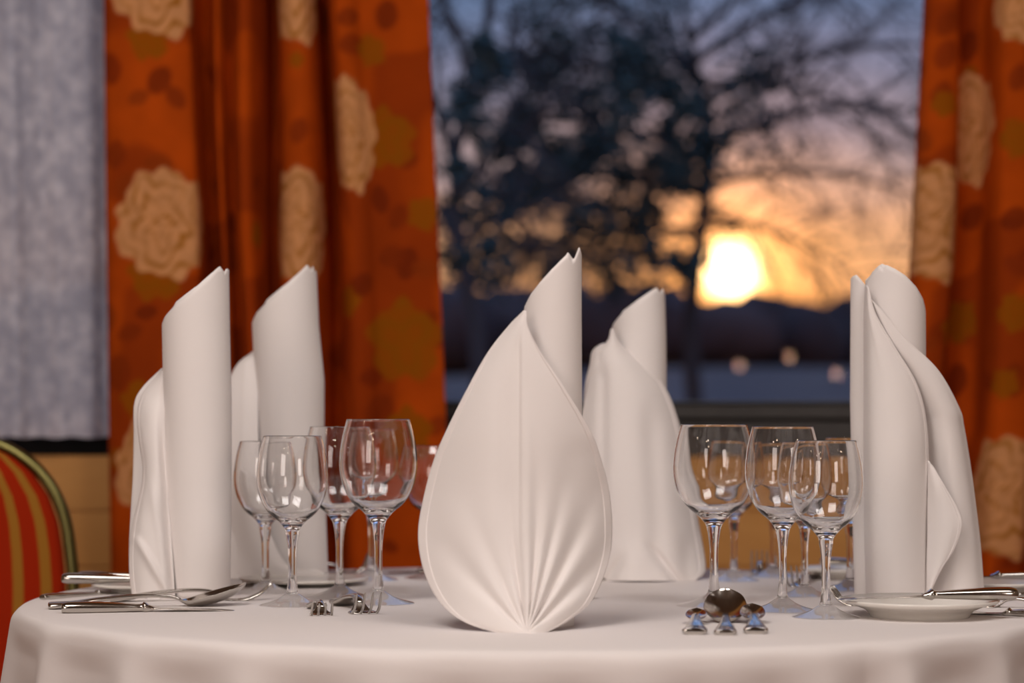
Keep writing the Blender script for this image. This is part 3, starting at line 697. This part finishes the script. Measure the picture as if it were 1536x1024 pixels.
# far woodland: a bank of bushy crowns
b = bmesh.new(); rr = random.Random(4)
for k in range(170):
    x = rr.uniform(-16,30); y = rr.uniform(62,72)
    ht = ZW(432+rr.uniform(-10,22)+(14 if x>8 else 0)+20*math.exp(-((x-6.4)/1.6)**2), y)
    g = float(terr(np.array(x),np.array(y)))
    bmesh.ops.create_icosphere(b, subdivisions=2, radius=1, matrix=Matrix.Translation((x,y,(g+ht)/2)) @ Matrix.Diagonal((rr.uniform(.9,1.8),rr.uniform(.8,1.4),(ht-g)/2,1)))
for v in b.verts:
    q = Vector((math.sin(v.co.x*7.1+v.co.z*5), math.sin(v.co.y*6.3), math.sin(v.co.z*8.7+v.co.x*3)))
    v.co += q*.16
w = obj('woodland', b, M['hedge']); tag(w, 'dark band of distant woodland along the horizon under the setting sun', 'woodland'); w['kind'] = 'stuff'
M['bark'] = mat('dark_bark', (.03,.025,.024), .95); noise_col(M['bark'], (.05,.038,.034), (.09,.07,.062), 9, 5, (1,1,.2))
M['leaf'] = mat('dark_needles', (.020,.034,.032), .9); noise_col(M['leaf'], (.035,.062,.055), (.06,.10,.085), 1.5)
M['twig'] = mat('bare_twigs', (.035,.028,.028), .95)
def leaves_mesh(clumps, rr, size):
    V, Fc = [], []
    for (c, rad, n) in clumps:
        for _ in range(n):
            d = Vector((rr.gauss(0,1),rr.gauss(0,1),rr.gauss(0,1))); d.normalize(); p = Vector(c)+d*rad*rr.random()**.45
            a = Vector((rr.gauss(0,1),rr.gauss(0,1),rr.gauss(0,.5))).normalized(); q = a.orthogonal().normalized()
            q = Matrix.Rotation(rr.uniform(0,6.3),3,a) @ q
            L = size*rr.uniform(.7,1.4); w_ = L*.33; i = len(V)
            V += [p-a*L*.5, p+q*w_*.5, p+a*L*.5, p-q*w_*.5]; Fc.append((i,i+1,i+2,i+3))
    return mesh_from(V, Fc)
def grow(b, tips, p, d, L, r, depth, rr, droop=0.0, spread=.6, mids=None):
    n = 7; pts = [p.copy()]; q = p.copy(); dd = d.normalized()
    for k in range(n):
        dd = (dd+Vector((rr.gauss(0,.10),rr.gauss(0,.10),rr.gauss(0,.08)-droop*.06))).normalized()
        q = q+dd*L/n; pts.append(q.copy())
    rad = [r*(1-.6*k/n) for k in range(n+1)]
    tube_into(b, pts, rad, 6 if depth>1 else 5)
    if depth == 0: tips.append(q); return
    kids = 3 if depth > 1 else 4
    for k in range(kids):
        s = int(n*(.35+.65*(k+1)/kids)); s = min(n, max(2,s))
        ax = dd.orthogonal().normalized(); ax = Matrix.Rotation(rr.uniform(0,6.3),3,dd) @ ax
        nd_ = (dd*(1-spread*.5)+ax*spread*rr.uniform(.6,1.2)); nd_.y *= .7
        grow(b, tips, pts[s], nd_, L*rr.uniform(.55,.8), rad[s]*.72, depth-1, rr, droop, spread)
def tree(label, name, px, Y, boughs, clumps, seed, r0=.12, topy=-60):
    rr = random.Random(seed); g = float(terr(np.array(XW(px,Y)),np.array(Y)))-.05
    root = thing(name, label, 'tree', (XW(px,Y),Y,g), group='trees outside the window')
    inv = Matrix.Translation(-Vector((XW(px,Y),Y,g)))
    zt = ZW(topy,Y); n = 14; b = bmesh.new()
    tp = [Vector((XW(px,Y)+.10*math.sin(k*.9+seed)*(k/n), Y+.08*math.sin(k*.7), g+(zt-g)*k/n)) for k in range(n+1)]
    tube_into(b, tp, [r0*(1-.72*k/n) for k in range(n+1)], 10)
    o = obj('trunk', b, M['bark'], root); o.matrix_parent_inverse = inv
    b = bmesh.new(); tips = []
    for (py0, tx, ty, dY, r, dep) in boughs:
        z0 = ZW(py0,Y); k = min(n, max(0,(z0-g)/(zt-g)*n)); base = tp[int(k)].lerp(tp[min(n,int(k)+1)], k-int(k))
        end = W(tx,ty,Y+dY)
        mid = (base+end)/2+Vector((0,0,.17*(end-base).length))
        n2_ = 10; pts = [tuple(base*(1-s)**2+mid*2*s*(1-s)+end*s*s) for s in [i/n2_ for i in range(n2_+1)]]
        tube_into(b, pts, [r*(1-.7*i/n2_) for i in range(n2_+1)], 7)
        for i in range(2, n2_+1):
            if dep < 0: continue
            d = (Vector(pts[i])-Vector(pts[i-1])).normalized()
            for sgn in (-1,1):
                if rr.random() < .85:
                    nd_ = d*.7+Vector((rr.gauss(0,.25), rr.gauss(0,.5), sgn*rr.uniform(.3,.9)))
                    grow(b, tips, Vector(pts[i]), nd_, rr.uniform(.28,.6)*Y/12, r*.32, dep, rr, .8, .7)
    o = obj('branches', b, M['bark'], root); o.matrix_parent_inverse = inv
    cl = [(W(x,y,Y+dY), rad*Y/F, int(n_)) for (x,y,rad,n_,dY) in clumps]
    if cl:
        f = obj('foliage', leaves_mesh(cl, rr, .085), M['leaf'], root, smooth=False); f['kind'] = 'stuff'; f.matrix_parent_inverse = inv
    return root
rc = random.Random(21)
def scatter(x0,x1,y0,y1,n,rad,dens,keep=lambda x,y: True):
    out = []
    while len(out) < n:
        x, y = rc.uniform(x0,x1), rc.uniform(y0,y1)
        if keep(x,y): out.append((x,y,rc.uniform(.5,1.3)*rad, dens, rc.uniform(-.9,.9)))
    return out
cl1 = scatter(760,1090,70,330,96,38,58, lambda x,y: ((x-900)/170)**2+((y-200)/150)**2 < 1.0)
cl1 += scatter(690,1080,290,425,42,46,44) + scatter(1000,1180,20,260,16,56,40) + scatter(780,1000,-20,80,10,60,50)
tree('large dark tree before the setting sun, branches arching to the right', 'spreading_tree', 1046, 12.6,
     [(215,1400,175,.6,.036,1),(150,1420,70,-.5,.034,1),(275,1390,300,.3,.026,1),(90,1340,-30,.4,.032,1),(325,1300,430,-.4,.020,1),(345,1210,370,.5,.018,1),(60,1230,-60,-.3,.030,1),(190,1200,120,-.6,.024,1),(120,1390,215,.2,.026,1),
      (240,760,190,.5,.036,1),(180,720,80,-.5,.034,1),(290,690,300,.2,.030,1),(120,800,-40,.3,.034,1),(350,760,390,.4,.024,1),(340,900,420,-.5,.020,1),(150,930,-60,.5,.030,1)], cl1, 5, .075)
cl2 = scatter(676,750,60,420,20,34,34)
tree('narrow dark tree at the left of the window view beside the curtain', 'slender_tree', 706, 9.2,
     [(380,640,300,.3,.026,1),(300,790,200,-.3,.026,1),(240,630,120,.2,.026,1),(180,800,60,.3,.024,1),(120,650,-20,-.2,.022,1),(360,790,330,.3,.022,1)], cl2, 8, .06)
# ------------------------------------------------------------------ sky
w = bpy.data.worlds.new('sunset_sky'); bpy.context.scene.world = w; w.use_nodes = True; nt = w.node_tree; nt.nodes.clear()
class _W: node_tree = nt
def N(t, **kw): return nd(_W, t, **kw)
def Lk(a,b): nt.links.new(a,b)
out = N('ShaderNodeOutputWorld'); bg = N('ShaderNodeBackground'); Lk(bg.outputs[0], out.inputs[0])
tc = N('ShaderNodeTexCoord'); sep = N('ShaderNodeSeparateXYZ'); Lk(tc.outputs['Generated'], sep.inputs[0])
# clouds shift the height at which the gradient is read
mp = N('ShaderNodeMapping'); mp.inputs['Scale'].default_value = (3.5,3.5,16); Lk(tc.outputs['Generated'], mp.inputs[0])
nz_ = N('ShaderNodeTexNoise'); nz_.inputs['Scale'].default_value = 2.4; nz_.inputs['Detail'].default_value = 5; Lk(mp.outputs[0], nz_.inputs['Vector'])
def MA(op, a, b_=None, c=None):
    n = N('ShaderNodeMath', operation=op)
    for i, v in enumerate((a,b_,c)):
        if v is None: continue
        if isinstance(v, (int,float)): n.inputs[i].default_value = v
        else: Lk(v, n.inputs[i])
    return n.outputs[0]
el = MA('ADD', sep.outputs['Z'], MA('MULTIPLY', MA('SUBTRACT', nz_.outputs['Fac'], .5), .05))
ramp = N('ShaderNodeValToRGB'); Lk(MA('MULTIPLY', el, 1.0), ramp.inputs[0])
E = ramp.color_ramp.elements
stops = [(0,(.30,.13,.07)),(.055,(.86,.38,.14)),(.078,(.90,.46,.23)),(.098,(.84,.45,.28)),(.118,(.52,.37,.36)),(.145,(.34,.30,.38)),(.175,(.20,.23,.36)),(.205,(.13,.20,.35)),(.30,(.16,.34,.74)),(.6,(.20,.42,.95)),(1,(.16,.34,.8))]
E[0].position, E[0].color = stops[0][0], (*stops[0][1],1); E[1].position, E[1].color = stops[-1][0], (*stops[-1][1],1)
for p, c in stops[1:-1]: x = E.new(p); x.color = (*c,1)
# the sun and its glow in the haze
sd = W(1097,406,1).copy(); sd.z -= CZ; sd.normalize()
vm = N('ShaderNodeVectorMath', operation='DOT_PRODUCT'); vm.inputs[1].default_value = tuple(sd)
nrm = N('ShaderNodeVectorMath', operation='NORMALIZE'); Lk(tc.outputs['Generated'], nrm.inputs[0]); Lk(nrm.outputs[0], vm.inputs[0])
ang = MA('ARCCOSINE', MA('MINIMUM', vm.outputs['Value'], .9999999))
def glow(width, col, amp, p=2.0):
    g = MA('POWER', 2.71828, MA('MULTIPLY', MA('POWER', MA('DIVIDE', ang, width), p), -1.0))
    m_ = N('ShaderNodeVectorMath', operation='SCALE'); m_.inputs[0].default_value = col; Lk(MA('MULTIPLY', g, amp), m_.inputs['Scale']); return m_.outputs[0]
cur = ramp.outputs[0]
for g in (glow(.0112,(1,.64,.28),12,3), glow(.034,(1,.34,.03),1.5), glow(.075,(1,.36,.04),.40)):
    a = N('ShaderNodeVectorMath', operation='ADD'); Lk(cur, a.inputs[0]); Lk(g, a.inputs[1]); cur = a.outputs[0]
Lk(cur, bg.inputs['Color']); bg.inputs['Strength'].default_value = 1.0
# ------------------------------------------------------------------ room lamps and added fill lights
def area(name, loc, target, size, power, col):
    l = bpy.data.lights.new(name,'AREA'); l.size = size; l.energy = power; l.color = col
    o = bpy.data.objects.new(name, l); C.objects.link(o); o.location = loc
    o.rotation_euler = (Vector(target)-Vector(loc)).to_track_quat('-Z','Y').to_euler(); return o
area('ceiling_light', (-.7,1.25,3.08), (-.1,2.7,.85), 1.15, 54, (1,.92,.88))
area('ceiling_light', (.9,1.45,3.08), (.3,2.7,.85), 1.0, 27, (1,.92,.88))
area('fill_light', (-2.3,-1.2,1.7), (.1,2.7,1.0), 1.5, 37, (1,.85,.77))  # added soft fill behind the camera on the left, not a room lamp
area('fill_light', (2.5,-1.6,1.7), (.1,2.7,1.0), 1.4, 42, (1,.84,.76))  # matching fill added on the right to even out the napkins
def bulb(x, y, z, e, r=.03, col=(1,.74,.5)):
    l = bpy.data.lights.new('lamp_bulb','POINT'); l.energy = e; l.color = col; l.shadow_soft_size = r
    o = bpy.data.objects.new('lamp_bulb', l); C.objects.link(o); o.location = (x,y,z)
for x,y,z in [(-.62,.7,1.95),(-.9,.5,2.05),(-.75,.2,1.9),(-1.25,.6,2.0),(-1.7,1.5,2.0),(2.1,.9,2.0),(2.2,.4,1.9)]: bulb(x,y,z,2.2)
for px,py in ((1110,548),(1185,535),(1255,560)): bulb((px-CXP)/F*10.46, -1.5, CZ+(HOR-py)/F*10.46, .3, .02, (1,.55,.35))
# ------------------------------------------------------------------ camera and view
cd = bpy.data.cameras.new('camera'); cam = bpy.data.objects.new('camera', cd); C.objects.link(cam)
cam.location = (0,0,CZ); cam.rotation_euler = (PI/2,0,0); cd.sensor_width = 36; cd.lens = F/1536*36; cd.shift_y = (HOR-512)/1536
cd.clip_end = 500; cd.dof.use_dof = True; cd.dof.focus_distance = 2.55; cd.dof.aperture_fstop = 3.1; cd.dof.aperture_blades = 0
sc = bpy.context.scene; sc.camera = cam
sc.view_settings.view_transform = 'Standard'; sc.view_settings.look = 'None'; sc.view_settings.exposure = 0; sc.view_settings.gamma = 1
sc.view_settings.use_curve_mapping = False
cy = sc.cycles; cy.max_bounces = 20; cy.transmission_bounces = 20; cy.glossy_bounces = 8; cy.transparent_max_bounces = 16; cy.diffuse_bounces = 4
cy.sample_clamp_indirect = 8; cy.blur_glossy = .5
